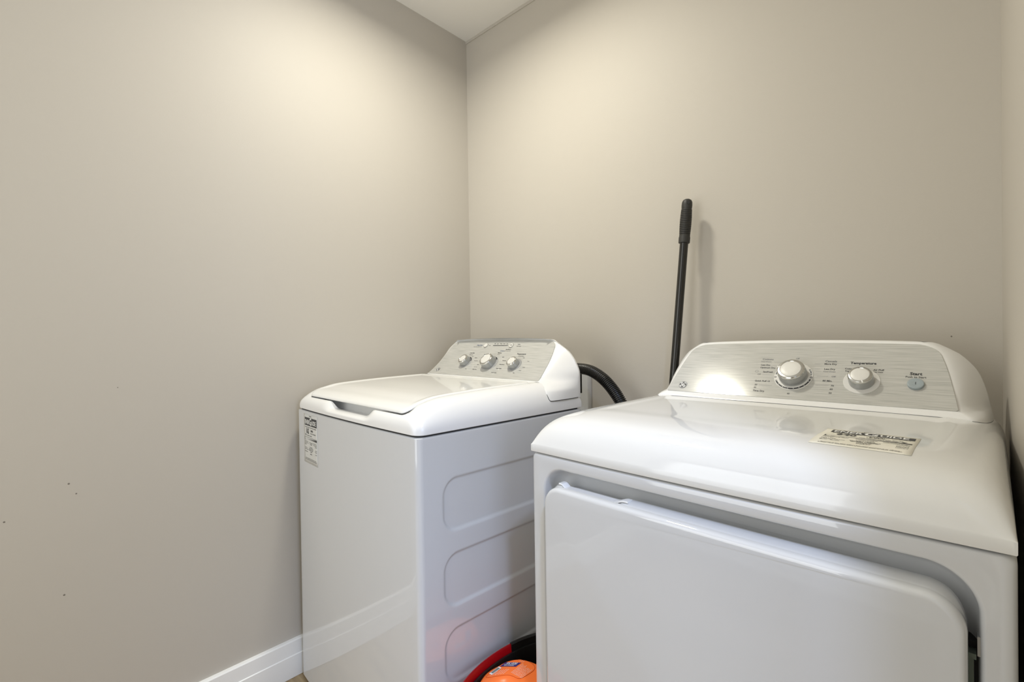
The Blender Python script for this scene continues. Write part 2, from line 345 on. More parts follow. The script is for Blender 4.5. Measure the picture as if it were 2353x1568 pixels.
def energy_label(parent, fmap, x0, x1, y0, y1, paper, kwh, ptr, lift=.0006, nx=8):
    """fmap(x, y, lift) -> machine coordinates; the label spans x0..x1, y0 (foot)..y1 (head)"""
    xs = [x0+(x1-x0)*i/nx for i in range(nx+1)]; ys = [y0+(y1-y0)*i/nx for i in range(nx+1)]
    lab = mk('energy_label', *grid(xs, ys, lambda x, y: fmap(x, y, lift)), paper, parent, 60, fix=False)
    lab['label'] = 'paper energy rating label with a black heading'
    sd = lab.modifiers.new('thickness', 'SOLIDIFY'); sd.thickness = .0002; sd.offset = -1
    w, h = x1-x0, y1-y0; X = lambda a: x0+w*a; Y = lambda b: y1-h*b
    mk('label_heading', *rects([(X(.08), X(.96), Y(.23), Y(.065))], lambda x, y: fmap(x, y, lift+.0003)), print_m, lab, 60, fix=False)
    T = [('ENER', X(.425), Y(.160), .0172*w/.105, 'RIGHT', 1.4, .82), ('UIDE', X(.605), Y(.160), .0172*w/.105, 'LEFT', 1.4, .82),
         ('G', X(.515), Y(.148), .0285*w/.105, 'CENTER', 1.6, .80)]
    mk('heading_lettering', *text_mesh(T, lambda x, y: fmap(x, y, lift+.0006)), white_print, lab, 60, fix=False)
    k = w/.105; T = []
    T.append(('Canada', X(.50), Y(.030), .0060*k, 'CENTER', .5))
    T.append(('Energy consumption / Consommation énergétique', X(.52), Y(.262), .0042*k, 'CENTER', 1))
    T.append((kwh, X(.28), Y(.345), .0200*k, 'CENTER', 2.0, .75)); T.append(('kWh', X(.52), Y(.325), .0085*k, 'LEFT', 1.6))
    T.append(('per year / par année', X(.50), Y(.375), .0047*k, 'LEFT', 1.5))
    T.append(('This model / Ce modèle', X(ptr+.06 if ptr < .5 else ptr-.06), Y(.43), .0042*k, 'LEFT' if ptr < .5 else 'RIGHT', 1))
    for q, (s, b) in enumerate((('Uses least energy /', .56), ('Consomme le moins', .59), ("d'énergie", .62), ('Type / Type', .69), ('Capacity / Capacité', .72), ('Model / Modèle', .77))):
        T.append((s, X(.07), Y(b), .0035*k, 'LEFT', .8))
    for s, b in (('Similar models', .57), ('compared', .60), ('Top-Loading', .66), ('Compact / Standard', .69), ('Modèles similaires', .72), ('comparés', .75), ('ENERGY', .80)):
        T.append((s, X(.53), Y(b), .0040*k, 'CENTER', 1.2))
    for s, b in (('Uses most energy /', .56), ('Consomme le plus', .59), ("d'énergie", .62), ('Standard', .69), ('Capacité', .72), ('Numéro', .77)):
        T.append((s, X(.95), Y(b), .0035*k, 'RIGHT', .8))
    T.append(('Removal of this label before first retail purchase is an offence', X(.5), Y(.90), .0033*k, 'CENTER', .6))
    T.append(("Enlever cette étiquette avant le premier achat au détail est illégal", X(.5), Y(.925), .0033*k, 'CENTER', .6))
    V, F = text_mesh(T, lambda x, y: fmap(x, y, lift+.0004))
    tri = ([fmap(X(ptr)-.0035*k, Y(.41), lift+.0004), fmap(X(ptr)+.0035*k, Y(.41), lift+.0004), fmap(X(ptr), Y(.455), lift+.0004)], [(0, 1, 2)])
    ln = rects([(X(.07), X(.96), Y(.473), Y(.468)), (X(.07), X(.085), Y(.53), Y(.47)), (X(.955), X(.96), Y(.53), Y(.47)), (X(.07), X(.18), Y(.532), Y(.528))], lambda x, y: fmap(x, y, lift+.0004))
    mk('lettering', *join((V, F), tri, ln), print_m, lab, 60, fix=False)
    gm = mat('rating_scale', (.2, .2, .2), .5); t, N, L, b = nodes(gm)
    # printed grey-to-black rating bar, built as ten inked steps
    for q in range(10):
        c = .60*(1-q/9)**1.3+.03
        if q % 3 == 0: sm = mat('scale_ink', (c, c, c), .5)
        a0, a1 = .14+.082*q, .14+.082*(q+1)
        mk('scale_step', *rects([(X(a0), X(a1), Y(.515), Y(.515-.012-.0028*q))], lambda x, y: fmap(x, y, lift+.0005), 2), mat('scale_ink', (c, c, c), .5), lab, 60, fix=False)
    return lab

# ------------------------------------------------------------------ washing machine
WA = empty('washing_machine', 'white top-loading washing machine in the corner by the left wall, three knobs on its console', 'washing machine',
           (-1.5258, 0.6373, 0), -0.0493)
WS, WD_, WB = .864, .580, .008
def wring(z, ins=0.0, r=.014):
    P = rrect(ins, W-ins, ins, WD_-ins, r, 40, 8, WB)
    out = []
    for x, y in P: out.append((x, y, z))
    return out
def side_step(ring):
    # the right side steps in 6 mm where the pressed side sheet sits
    o = []
    for x, y, z in ring:
        if x > W-.0005 and .0145 < y < WD_-.0145:
            x = W-.007
            if y < .030: y = .0141
            if y > WD_-.030: y = WD_-.0141
        o.append((x, y, z))
    return o
rings = [side_step(wring(z)) for z in (.016, WS-.007)]
cab = loft(rings+[wring(WS-.0055, .002), wring(WS-.0050, .006)])
ys = list(np.linspace(.014, WD_-.014, 185))
zs = list(np.linspace(.016, WS-.0085, 268))+[WS-.0070, WS-.0058, WS-.0054]
RC = [(.634, .756), (.461, .583), (.288, .410), (.115, .237)]
def press(y, z):
    d = -1.0
    for a, b in RC:
        cy, cz = (.066+.520)/2, (a+b)/2; hy, hz, r = (.520-.066)/2, (b-a)/2, .040
        qx, qy = abs(y-cy)-(hy-r), abs(z-cz)-(hz-r)
        sd = math.hypot(max(qx, 0), max(qy, 0))+min(max(qx, qy), 0)-r
        d = max(d, -sd)
    return .0042*sst(-.0025, .0045, d)
def gside(y, z): return (W-press(y, z)-.003*sst(WS-.0075, WS-.0054, z), y, z)
sp = grid(ys, zs, gside)
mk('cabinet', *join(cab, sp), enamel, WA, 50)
mk('seam', *loft([wring(WS-.006, .007), wring(WS+.004, .007)]), dark_m, WA)
mk('base', *loft([[(x, y, z) for x, y in rrect(.025, W-.025, .03, WD_-.02, .02, 6, 4)] for z in (.0, .0158)]), black_p, WA)

zl = pchip([-.01, .012, .03, .06, .10, .16, .26, .45], [.896, .9085, .9175, .9275, .9350, .9385, .9420, .9450])
LO = (.066, .620, .012, .430, .022)      # lid outline
NX, NC, NY = 60, 10, 40
outer = rrect(0, W, 0, WD_, .026, NX, NC, WB, NY, .005)
inner = rrect(LO[0]-.003, LO[1]+.003, LO[2]+.001, LO[3]+.004, LO[4], NX, NC, 0, NY)
def notch(x): return sst(.222, .268, x)*(1-sst(.432, .480, x))
def inz(p):
    x, y = p; f = 1-sst(.012, .05, y)
    z = zl(y)-.0005-.0075*f
    if y < LO[2]+.006: z -= .019*notch(x)
    return z
def iny(p, k=0):
    x, y = p
    return y+(.004*notch(x) if y < LO[2]+.006 else 0)
rings = []
for t in (0, .10, .22, .36, .5, .64, .78, .9, 1.0):
    a = t*math.pi/2; rg = []
    for po, pi_ in zip(outer, inner):
        zi = inz(pi_); z0 = WS+.008; h = 1-math.cos(a); v = math.sin(a)
        rg.append((po[0]+(pi_[0]-po[0])*h, po[1]+(iny(pi_)-po[1])*h, z0+(zi-z0)*v))
    rings.append(rg)
lowers = [[(x, y, WS-.0015) for x, y in rrect(.004, W-.004, .004, WD_-.004, .024, NX, NC, WB, NY, .004)],
          [(x, y, WS+.0005) for x, y in rrect(.0005, W-.0005, .0005, WD_-.0005, .026, NX, NC, WB, NY, .005)]]
def inset_ring(e, dz, zabs=None):
    P = rrect(LO[0]-.003+e, LO[1]+.003-e, LO[2]+.001+e, LO[3]+.004-e, max(.004, LO[4]-e), NX, NC, 0, NY)
    o = []
    for p, q in zip(P, inner):
        z = inz(q)+dz if zabs is None else zabs
        yy = p[1]+(.004*notch(p[0]) if q[1] < LO[2]+.006 else 0)
        o.append((p[0], yy, z))
    return o
rings = lowers+rings+[inset_ring(.0012, -.001), inset_ring(.004, -.006), inset_ring(.020, 0, .873), inset_ring(.034, 0, .8735), inset_ring(.037, 0, .900)]
covW = mk('top_cover', *loft(rings), plastic, WA, 50)

def lidring(e, dz, rr=None):
    P = rrect(LO[0]+e, LO[1]-e, LO[2]+e, LO[3]-e, max(.003, LO[4]-e), NX, NC, 0, NY)
    return [(x, y, zl(y)+dz(x, y) if callable(dz) else zl(y)+dz) for x, y in P]
def dish(x, y):
    d = min(x-LO[0], LO[1]-x, (y-LO[2])*.55, LO[3]-y)
    return .0022-.0032*sst(.010, .030, d)
LR = [lidring(.014, -.0075), lidring(.006, -.0070), lidring(.0015, -.0055), lidring(0, -.003), lidring(.0006, -.0008), lidring(.002, .0008),
      lidring(.0045, .0018)]+[lidring(e, dish) for e in (.008, .012, .017, .022, .027, .033, .042, .055, .075, .10, .13, .16, .185, .2)]
mk('lid', *loft(LR), lid_w, WA, 40)

P0, P1, XC = (.455, .946), (.566, 1.060), .3435
hfw = pchip([.89, .92, .943, .950, .975, 1.003, 1.032, 1.048, 1.060, 1.08], [.3435, .335, .300, .288, .2825, .2775, .270, .262, .250, .225])
hbw = pchip([.89, .93, .964, 1.0, 1.012, 1.034, 1.050, 1.062, 1.075], [.3428, .3428, .3425, .328, .320, .298, .272, .250, .225])
DSH = .0055
WT = .1580
def ndish(t): return -DSH*math.sin(math.pi*min(max(t/WT, 0), 1))
consW = console(WA, XC, P0, P1, .8945, hfw, hbw, .577, .008, 1.07, DSH)
MW = panel_frame(XC, P0, P1); SLW = Vector((P1[0]-P0[0], P1[1]-P0[1])).length
cp = control_panel(WA, MW, XC, pchip([0, .04, .08, .12, .155, .17], [.280, .2745, .270, .264, .256, .25]), .1618, .0082, ndish, .022)
k1 = knob(WA, .2300, .0640, .0262, 1, .0202, .0140, .023, R(-20), MW @ Matrix.Translation((0, 0, ndish(.064))), skirt_g)
k2 = knob(WA, .3590, .0620, .0338, 1, .0262, .0195, .027, R(80), MW @ Matrix.Translation((0, 0, ndish(.062))), skirt_g)
k3 = knob(WA, .4795, .0605, .0262, 1, .0195, .0140, .023, R(20), MW @ Matrix.Translation((0, 0, ndish(.060))), skirt_g)
for s_, nm in ((.2806, ''), (.4104, '')):
    b = mk('button', *lathe([(.0085, 0), (.0085, .0022), (.0078, .003), (.001, .0031)], 32), knob_face, WA, 30); b.matrix_local = MW @ Matrix.Translation((s_, .1425, .0011+ndish(.1425)))
    r_ = mk('button_ring', *lathe([(.0098, 0), (.0098, .0014), (.0087, .0016), (.0087, .0004)], 32), chrome, b, 30)
    if s_ > .4:
        pv = [(-.0042, -.0028, .0033), (-.0042, .0028, .0033), (-.0006, 0, .0033)]
        pb = [((x, y, .0033)) for x0 in (.0010, .0033) for x, y in ((x0, -.0028), (x0+.0012, -.0028), (x0+.0012, .0028), (x0, .0028))]
        mk('play_pause_mark', *join((pv, [(0, 1, 2)]), (pb, [(0, 1, 2, 3), (4, 5, 6, 7)])), print_m, b, fix=False)
pf = lambda x, y: (x, y, .0014+ndish(y))
lt = mk('lettering', *join(text_mesh([
    ('Load Size', .2300, .1085, .0085, 'CENTER', 1), ('Basket Level', .2290, .1005, .0050, 'CENTER', .5), ('Small', .2440, .0930, .0045, 'CENTER', .5),
    ('Medium', .2600, .0870, .0052, 'LEFT', .6), ('Precise Fill', .2680, .0730, .0052, 'LEFT', .6), ('Super', .2540, .0330, .0048, 'LEFT', .5),
    ('Medium', .3640, .1110, .0075, 'LEFT', 1), ('Normal', .3660, .1040, .0050, 'LEFT', .5), ('Light', .3980, .0935, .0060, 'LEFT', .7),
    ('Whites', .3130, .1020, .0065, 'RIGHT', 1), ('Heavy', .3080, .0740, .0060, 'RIGHT', .8), ('Delicates', .4100, .0780, .0060, 'LEFT', .8),
    ('Bulky/Sheets', .4080, .0610, .0060, 'LEFT', .8), ('Speed Wash', .4060, .0430, .0065, 'LEFT', 1), ('Drain & Spin', .3980, .0230, .0065, 'LEFT', 1),
    ('Rinse', .3080, .0560, .0055, 'RIGHT', .8), ('Bulky Items', .3160, .0330, .0060, 'RIGHT', .8), ('Auto Soak', .3070, .0450, .0050, 'RIGHT', .5),
    ('Temperature', .4790, .1080, .0098, 'CENTER', 1.2), ('All Cold Rinses', .4830, .0995, .0052, 'CENTER', .6),
    ('Cold', .4950, .0925, .0052, 'LEFT', .6), ('Cool', .5230, .0790, .0055, 'LEFT', .6), ('Warm', .5200, .0530, .0055, 'LEFT', .6), ('Colors', .5130, .0390, .0052, 'LEFT', .6), ('Hot', .4970, .0270, .0055, 'LEFT', .6),
    ('Start/Pause', .4060, .1260, .0072, 'CENTER', 1), ('Hold 3 seconds to stop', .4040, .1195, .0043, 'CENTER', .6),
    ('• Pause', .4360, .1480, .0058, 'LEFT', .8), ('• Lid Locked', .4350, .1400, .0055, 'LEFT', .8),
    ('Fill     Soak     Wash    Rinse    Spin', .3555, .1500, .0062, 'CENTER', .8), ('Check for when using fabric softener', .2620, .1370, .0040, 'RIGHT', .5)], pf, .78),
    rects([(.3180, .3930, .1415, .1440), (.2920, .3000, .1423, .1428), (.300, .303, .1411, .1440)], pf)), print_m, cp, fix=False)
mk('blue_lettering', *text_mesh([('Deep Rinse', .2620, .1440, .0085, 'RIGHT', 1.0), ('Colors', .3700, .1195, .0092, 'LEFT', .6)], pf, .8), blue_print, cp, fix=False)
# selector windows printed dark on the knob skirts
def arcbar(cx, cy, r0, r1, a0, a1, z, n=14):
    V = []
    for i in range(n+1):
        a = R(a0+(a1-a0)*i/n); V += [(cx+r0*math.cos(a), cy+r0*math.sin(a), z), (cx+r1*math.cos(a), cy+r1*math.sin(a), z)]
    return V, [(2*i, 2*i+1, 2*i+3, 2*i+2) for i in range(n)]
mk('dial_mark', *join(arcbar(0, 0, .0215, .0252, 15, 75, .0018)), print_m, k1, fix=False)
mk('dial_mark', *join(arcbar(0, 0, .0280, .0325, 38, 66, .0018)), print_m, k2, fix=False)
mk('dial_ring', *join(arcbar(0, 0, .0327, .0335, -140, 70, .0018, 40)), white_print, k2, fix=False)
emblem(WA, MW @ Matrix.Translation((0, 0, ndish(.0205))), .103, .0205, .0095)
def wfront(x, z, lift): return (x, -WB*(1-((x-W/2)/(W/2))**2)-lift, z)
energy_label(WA, wfront, .060, .170, .703, .851, sticker_w, '162', .14)
mk('rear_black_strip', *box(.640, .6830, .5785, .5830, .905, .962), black_p, WA)  # small black box behind the right end of the console

# ------------------------------------------------------------------ tumble dryer
DR = empty('tumble_dryer', 'white front-loading clothes dryer in the foreground beside the doorway wall, two knobs', 'dryer',
           (-0.6283, 0.7313, 0), -0.0456)
DS, DD, DB = .8405, .575, .006
W = .678
def xz(P, y, fn=None): return [(x, y+(fn(x, z) if fn else 0), z) for x, z in P]
def dbow(x): return -DB*(1-((x-W/2)/(W/2))**2)
def fr(i, y, r=.010): return [(x, y+dbow(x)*(1 if y < .05 else 0), z) for x, z in rrect(i, W-i, .016+i, DS-i*.4, r, 50, 24)]
def well(i, y): return [(x, y+dbow(x)*.8, z) for x, z in rrect(.033+i, .652-i, .10+i, .8185-i, .048-i*.5, 50, 24)]
rings = [fr(0, DD), fr(0, .010), fr(.0015, .004), fr(.005, .0008), fr(.010, 0),
         well(-.003, 0), well(-.0005, .0008), well(.0015, .004), well(.003, .012), well(.005, .024), well(.010, .034), well(.018, .040), well(.030, .042)]
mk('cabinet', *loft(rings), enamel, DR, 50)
mk('base', *loft([[(x, y, z) for x, y in rrect(.025, W-.025, .03, DD-.02, .02, 6, 4)] for z in (.0, .0158)]), black_p, DR)
# door
def dnotch(x): return sst(.082, .092, x)*(1-sst(.198, .222, x))
def dr_(i, y, top=0.0, nt=0.0):
    o = []
    for x, z in rrect(.050+i, .641-i, .125+i, .7885-i, .036-i*.6, 80, 28):
        z += top*sst(.755, .785, z) - (nt*dnotch(x) if z > .7885-i-.002 else 0)
        o.append((x, y+dbow(x)*.8, z))
    return o
rings = [dr_(.0075, -.0205), dr_(.0045, -.0200), dr_(.0020, -.0180), dr_(.0006, -.0150), dr_(0, -.0115), dr_(0, -.007, nt=0), dr_(.0002, -.0055, nt=.0),
         dr_(.0006, -.0045, top=.001, nt=.004), dr_(.0008, .002, top=.005, nt=.0100), dr_(.0008, .014, top=.0065, nt=.0115), dr_(.0020, .0165, top=.0065, nt=.0115), dr_(.006, .018, nt=.008), dr_(.01, .0385)]
door = mk('door', *loft(rings), enamel, DR, 40)
mk('latch_gap', *box(.6405, .6505, .0150, .0405, .30, .735), dark_m, DR)
for z_ in (.712, .30):
    hg = mk('hinge', *join(box(.6395, .6450, .0035, .0150, z_-.062, z_+.010), box(.6405, .6470, .0005, .0150, z_+.010, z_+.016), box(.6405, .6470, .0, .0150, z_-.030, z_-.026)), hinge_m, DR)
    mk('hinge_strip', *box(.6478, .6505, .0040, .0150, z_+.013, z_+.034), knob_side, DR)
    hg['label'] = 'dull green-grey metal hinge in the gap beside the door'
hl = []
for q in range(41):
    x = .076+.152*q/40; z = .7930-.0068*dnotch(x)
    yb_ = dbow(x)*.8
    hl.append([(x, yb_-.0035, z-.0012), (x, yb_-.0040, z+.0006), (x, yb_-.0030, z+.0012), (x, yb_+.0130, z+.0012), (x, yb_+.0135, z-.0012)])
hd = mk('door_handle', *loft(hl, True, True), plastic, DR, 30); hd['label'] = 'thin white grip lip in the notch of the door'
# curved top panel
Ff = pchip([0, .0025, .005, .010, .018, .030, .050, .080, .13, .20, .62], [0, .10, .20, .36, .54, .70, .84, .915, .962, .985, 1.0])
Sf = pchip([0, .0015, .004, .009, .018, .032, .052, .08, .11, .35], [0, .30, .46, .62, .77, .88, .945, .98, .992, 1.0])
TH = .0655
def fy0(x): return -.0015+dbow(x)
def ztop(x, y):
    d = min(x, W-x)
    y0 = fy0(x); z = .8575+TH*Ff(max(y-y0, 0))*Sf(max(d, 0))
    # shallow pressed work area in the middle of the lid
    dd = min(x-.075, W-.075-x); z -= .0020*sst(-.004, .014, dd)*sst(.115, .175, y)
    return z
ex = [0, .001, .002, .004, .006, .009, .012, .016, .022, .028, .036, .045, .055, .065, .070, .073, .076, .080, .085, .09, .10, .12, .15, .19, .23, .28]
xs = ex+[W/2]+[W-e for e in ex[::-1]]
xs = sorted(set(round(v, 5) for v in xs))
dy = [0, .001, .002, .004, .006, .008, .011, .015, .02, .025, .032, .04, .05, .062, .075, .09, .105, .12, .13, .14, .15, .16, .17, .18, .2, .23, .27, .32, .38, .45, .52, .6035]
g = grid(xs, dy, lambda x, d: (x, fy0(x)*(1-d/.6035)+d*(DD)/.6035, ztop(x, fy0(x)*(1-d/.6035)+d*(DD)/.6035)))
# skirt round the edge
nx_, ny_ = len(xs), len(dy)
edge = [i for i in range(nx_)]+[j*nx_+nx_-1 for j in range(1, ny_)]+[(ny_-1)*nx_+i for i in range(nx_-2, -1, -1)]+[j*nx_ for j in range(ny_-2, 0, -1)]
V, F = list(g[0]), list(g[1]); n = len(V); m_ = len(edge)
cxm, cym = W/2, .3
for z_, s_ in ((DS+.0045, 1.0), (DS+.0030, .998), (DS+.0024, .992)):
    for e in edge:
        x, y_, _ = V[e]; V.append((cxm+(x-cxm)*s_, cym+(y_-cym)*s_, z_))
ringsI = [edge]+[[n+k*m_+i for i in range(m_)] for k in range(3)]
for a_, b_ in zip(ringsI[:-1], ringsI[1:]):
    for i in range(m_): j = (i+1) % m_; F.append((a_[i], b_[i], b_[j], a_[j]))
F.append(tuple(ringsI[-1][::-1]))
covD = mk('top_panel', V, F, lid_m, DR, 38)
P0, P1, XD = (.450, .931), (.550, 1.045), .3415
hfd = pchip([.85, .89, .918, .929, .931, .970, 1.008, 1.028, 1.040, 1.055], [.316, .313, .306, .292, .286, .277, .265, .256, .244, .222])
hbd = pchip([.85, .89, .94, .981, 1.001, 1.020, 1.032, 1.045, 1.06], [.3190, .3215, .3150, .3055, .297, .283, .271, .248, .222])
consD = console(DR, XD, P0, P1, .868, hfd, hbd, .588, .008, 1.06, 0.0, .5)
MD = panel_frame(XD, P0, P1)
cp = control_panel(DR, MD, XD, pchip([0, .05, .10, .125, .16], [.277, .2685, .258, .251, .24]), .1532, .0080, None, .026)
kd = knob(DR, .3470, .0620, .0385, 1, .0288, .0207, .029, R(170), MD, skirt_m)
kt = knob(DR, .4720, .0560, .0312, 1, .0220, .0161, .025, R(-72), MD, skirt_m)
mk('dial_scale', *join(arcbar(0, 0, .0335, .0366, -158, -12, .0018, 40), arcbar(-.0352, -.0050, .0012, .0022, 0, 360, .0018), arcbar(.0352, -.0025, .0012, .0022, 0, 360, .0018)), print_m, kd, fix=False)
mk('dial_scale', *join(arcbar(0, 0, .0335, .0365, 8, 34, .0018, 14), arcbar(0, 0, .0335, .0365, 152, 176, .0018, 14)), grey_print, kd, fix=False)
mk('dial_dot', *join(*[arcbar(.0350*math.cos(R(a)), .0350*math.sin(R(a)), 0, .0009, 0, 360, .0021) for a in (-154, -136, -117, -98, -80, -62, -44, -22, 14, 27)]), white_print, kd, fix=False)
b = mk('start_button', *lathe([(.0126, 0), (.0126, .0045), (.0120, .0054), (.0110, .0057), (.006, .0052), (.001, .0051)], 40), button_m, DR, 30)
b.matrix_local = MD @ Matrix.Translation((.5570, .0540, .0011)); b['label'] = 'round grey push button below the word Start'
mk('button_mark', *rects([(-.0004, .0004, -.003, .003)], lambda x, y: (x, y, .0056)), print_m, b, fix=False)
pf = lambda x, y: (x, y, .0014)
mk('lettering', *join(text_mesh([
    ('Less Dry', .2840, .0918, .0072, 'CENTER', 1.2), ('Optimum Dry', .2900, .0838, .0072, 'CENTER', 1.2), ('SaniFresh', .2930, .0715, .0072, 'CENTER', 1.2),
    ('Quick Fluff 10', .2860, .0447, .0072, 'CENTER', 1.2), ('20', .2745, .0335, .0070, 'CENTER', .8), ('30', .2740, .0255, .0070, 'CENTER', .8), ('Time Dry', .2835, .0165, .0080, 'CENTER', 1.4),
    ('40', .3450, .0140, .0068, 'CENTER', .8), ('More Dry', .4130, .0993, .0072, 'CENTER', 1.2), ('Less Dry', .4130, .0852, .0072, 'CENTER', 1.2),
    ('80 Min.', .4130, .0534, .0075, 'CENTER', 1.2), ('70', .4235, .0412, .0070, 'CENTER', .8), ('60', .4225, .0322, .0070, 'CENTER', .8), ('50', .4220, .0222, .0070, 'CENTER', .8),
    ('Temperature', .4705, .1035, .0105, 'CENTER', 1.6), ('Cottons', .4490, .0880, .0068, 'CENTER', 1.1), ('Regular', .4480, .0818, .0055, 'CENTER', .6),
    ('Air Fluff', .4975, .0868, .0068, 'CENTER', 1.1), ('No Heat', .4975, .0812, .0055, 'CENTER', .6),
    ('Start', .5560, .0800, .0120, 'CENTER', 1.7), ('Push to Start', .5560, .0722, .0075, 'CENTER', .5)], pf, .78)), print_m, cp, fix=False)
mk('lettering', *join(text_mesh([
    ('Cottons', .2860, .1090, .0092, 'CENTER', .9), ('Cool Down', .2835, .1020, .0060, 'CENTER', .3), ('Off', .2750, .0640, .0068, 'CENTER', .4), ('Off', .3475, .1127, .0068, 'CENTER', .4),
    ('Casuals', .4130, .1068, .0092, 'CENTER', .9), ('Cool Down', .4135, .0785, .0060, 'CENTER', .3), ('Off', .4225, .0655, .0068, 'CENTER', .4)], pf, .78),
    arcbar(.2685, .0725, .0030, .0035, 0, 360, .0014, 20),
    rects([(.300, .318, .1012, .1015), (.383, .394, .0985, .0988), (.386, .396, .0845, .0848), (.388, .398, .0782, .0785), (.392, .413, .0652, .0655),
           (.282, .303, .0633, .0636), (.281, .309, .0330, .0333), (.392, .417, .0410, .0413)], pf, 1)), grey_print, cp, fix=False)
emblem(DR, MD, .1020, .0205, .0105)
energy_label(DR, lambda x, y, l: (x, y, ztop(x, y)+l), .474, .588, .076, .194, sticker_m, '640', .88, .0005, 12)

from mathutils.bvhtree import BVHTree
def seam_line(cons, cover, mat_, parent, rad_, zmax):
    """dark joint where the console stands on the cover, found by dropping on to the cover mesh"""
    cv = [Vector(v.co) for v in cover.data.vertices]
    bt = BVHTree.FromPolygons(cv, [tuple(p.vertices) for p in cover.data.polygons])
    cvx = [v.co.copy() for v in cons.data.vertices]; n = 102; pts = []
    n = next(i for i in range(1, len(cvx)) if abs(cvx[i].z-cvx[0].z) > 1e-5)
    nr = len(cvx)//n
    for i in range(n):
        strand = [cvx[k*n+i] for k in range(nr)]; hit = None
        for a, b in zip(strand[:-1], strand[1:]):
            for q in range(6):
                p = a.lerp(b, q/6); h = bt.ray_cast(Vector((p.x, p.y, 1.2)), Vector((0, 0, -1)))
                if h[0] is None or h[0].z < p.z: hit = p; break
            if hit or a.z > zmax: break
        if hit is not None and hit.y < .56: pts.append((i, hit))
    pts = [(i if i < n/2 else i-n, p) for i, p in pts]; pts.sort(key=lambda e: e[0])
    P = [p for _, p in pts]
    for _ in range(3): P = [P[0]]+[(P[i-1]+P[i]*2+P[i+1])/4 for i in range(1, len(P)-1)]+[P[-1]]
    return mk('console_seam', *tube(P, rad_, 6), mat_, parent, 60)
seam_line(consW, covW, dark_m, WA, .0010, .95)
seam_line(consD, covD, grey_print, DR, .0005, .95)

# ------------------------------------------------------------------ broom against the back wall
BR = empty('broom', 'black broom handle with a ribbed grip leaning on the back wall behind the dryer', 'broom', (-0.657, 1.283, 0))
top = Vector((-.5605+.657, 1.365-1.283, 1.470)); foot = Vector((.005, .0045, .10)); ax = (top-foot).normalized(); Lp = (top-foot).length
def along(prof, n=28):
    q = ax.to_track_quat('Z', 'Y').to_matrix().to_4x4(); q.translation = foot
    return xf(lathe(prof, n), q)
mk('pole', *along([(.0118, 0), (.0118, Lp-.118), (.0118, Lp-.11)]), pole_m, BR, 30)
gp = [(.0145, Lp-.128), (.0158, Lp-.127), (.0160, Lp-.112), (.0150, Lp-.108)]
for i in range(15):
    zc = Lp-.106+i*.0052; r = .0142+.0012*math.sin(math.pi*i/14)
    gp += [(r+.0010, zc), (r+.0010, zc+.0026), (r-.0003, zc+.0034), (r-.0003, zc+.0046)]
gp += [(.0146, Lp-.026), (.0150, Lp-.018), (.0143, Lp-.009), (.0118, Lp-.003), (.007, Lp), (.002, Lp+.001)]
gr = mk('grip', *along(gp), black_rub, BR, 40)
vd = Vector((.35, -.93, .1)).normalized()
hc = foot+ax*(Lp-.014)
mk('hanging_hole', *xf(lathe([(.0046, -.0005), (.0046, .0005)], 20), Matrix.Translation(hc+vd*.0140+Vector((.004, 0, 0))) @ vd.to_track_quat('Z', 'Y').to_matrix().to_4x4()), dark_m, gr)
mk('broom_head', *loft([[(x, y, z) for x, y in rrect(-.020-i, .022+i, -.11, .09, .012, 4, 4)] for z, i in ((.0, .010), (.06, .004), (.065, 0), (.105, -.004))]), black_p, BR)

# ------------------------------------------------------------------ drain hose
hp = [(-1.035, 1.285, .905), (-.985, 1.290, .950), (-.945, 1.296, .9660), (-.900, 1.300, .9690), (-.858, 1.300, .9630), (-.816, 1.300, .9420), (-.780, 1.300, .9100), (-.749, 1.300, .8680),
      (-.722, 1.302, .810), (-.706, 1.305, .71), (-.700, 1.320, .50), (-.71, 1.350, .24), (-.74, 1.375, .10), (-.80, 1.385, .045), (-.90, 1.386, .022)]
def catmull(P, step):
    P = [Vector(p) for p in P]; out = []
    Q = [P[0]*2-P[1]]+P+[P[-1]*2-P[-2]]
    for i in range(1, len(Q)-2):
        n = max(2, int((Q[i+1]-Q[i]).length/step))
        for k in range(n):
            t = k/n; a, b, c, d = Q[i-1], Q[i], Q[i+1], Q[i+2]
            out.append(.5*((2*b)+(c-a)*t+(2*a-5*b+4*c-d)*t*t+(3*b-a-3*c+d)*t**3))
    return out+[P[-1]]
path = catmull(hp, .0014)
rad = []
for i, p in enumerate(path):
    k = sst(-.90, -.77, p.x); ph = (i % 4)
    rad.append(.0178+(.0003+.0013*k)*(1 if ph in (1, 2) else -1))
ho = mk('drain_hose', *tube(path, rad, 20), black_p, None, 60)
ho['label'] = 'black corrugated drain hose arching out from behind the washing machine'; ho['category'] = 'hose'
# white utility cover on the back wall behind the washing machine
up_ = mk('utility_cover', *loft([[(x, y, z) for x, z in rrect(-1.075+i, -.930-i, .40+i, .972-i, .004, 4, 3)] for y, i in ((BY-.0005, 0), (BY-.020, 0), (BY-.023, .002))]), mat('utility_white', (.74, .74, .73), .4))
up_['label'] = 'flat white utility cover on the back wall under the black hose'; up_['category'] = 'wall cover'

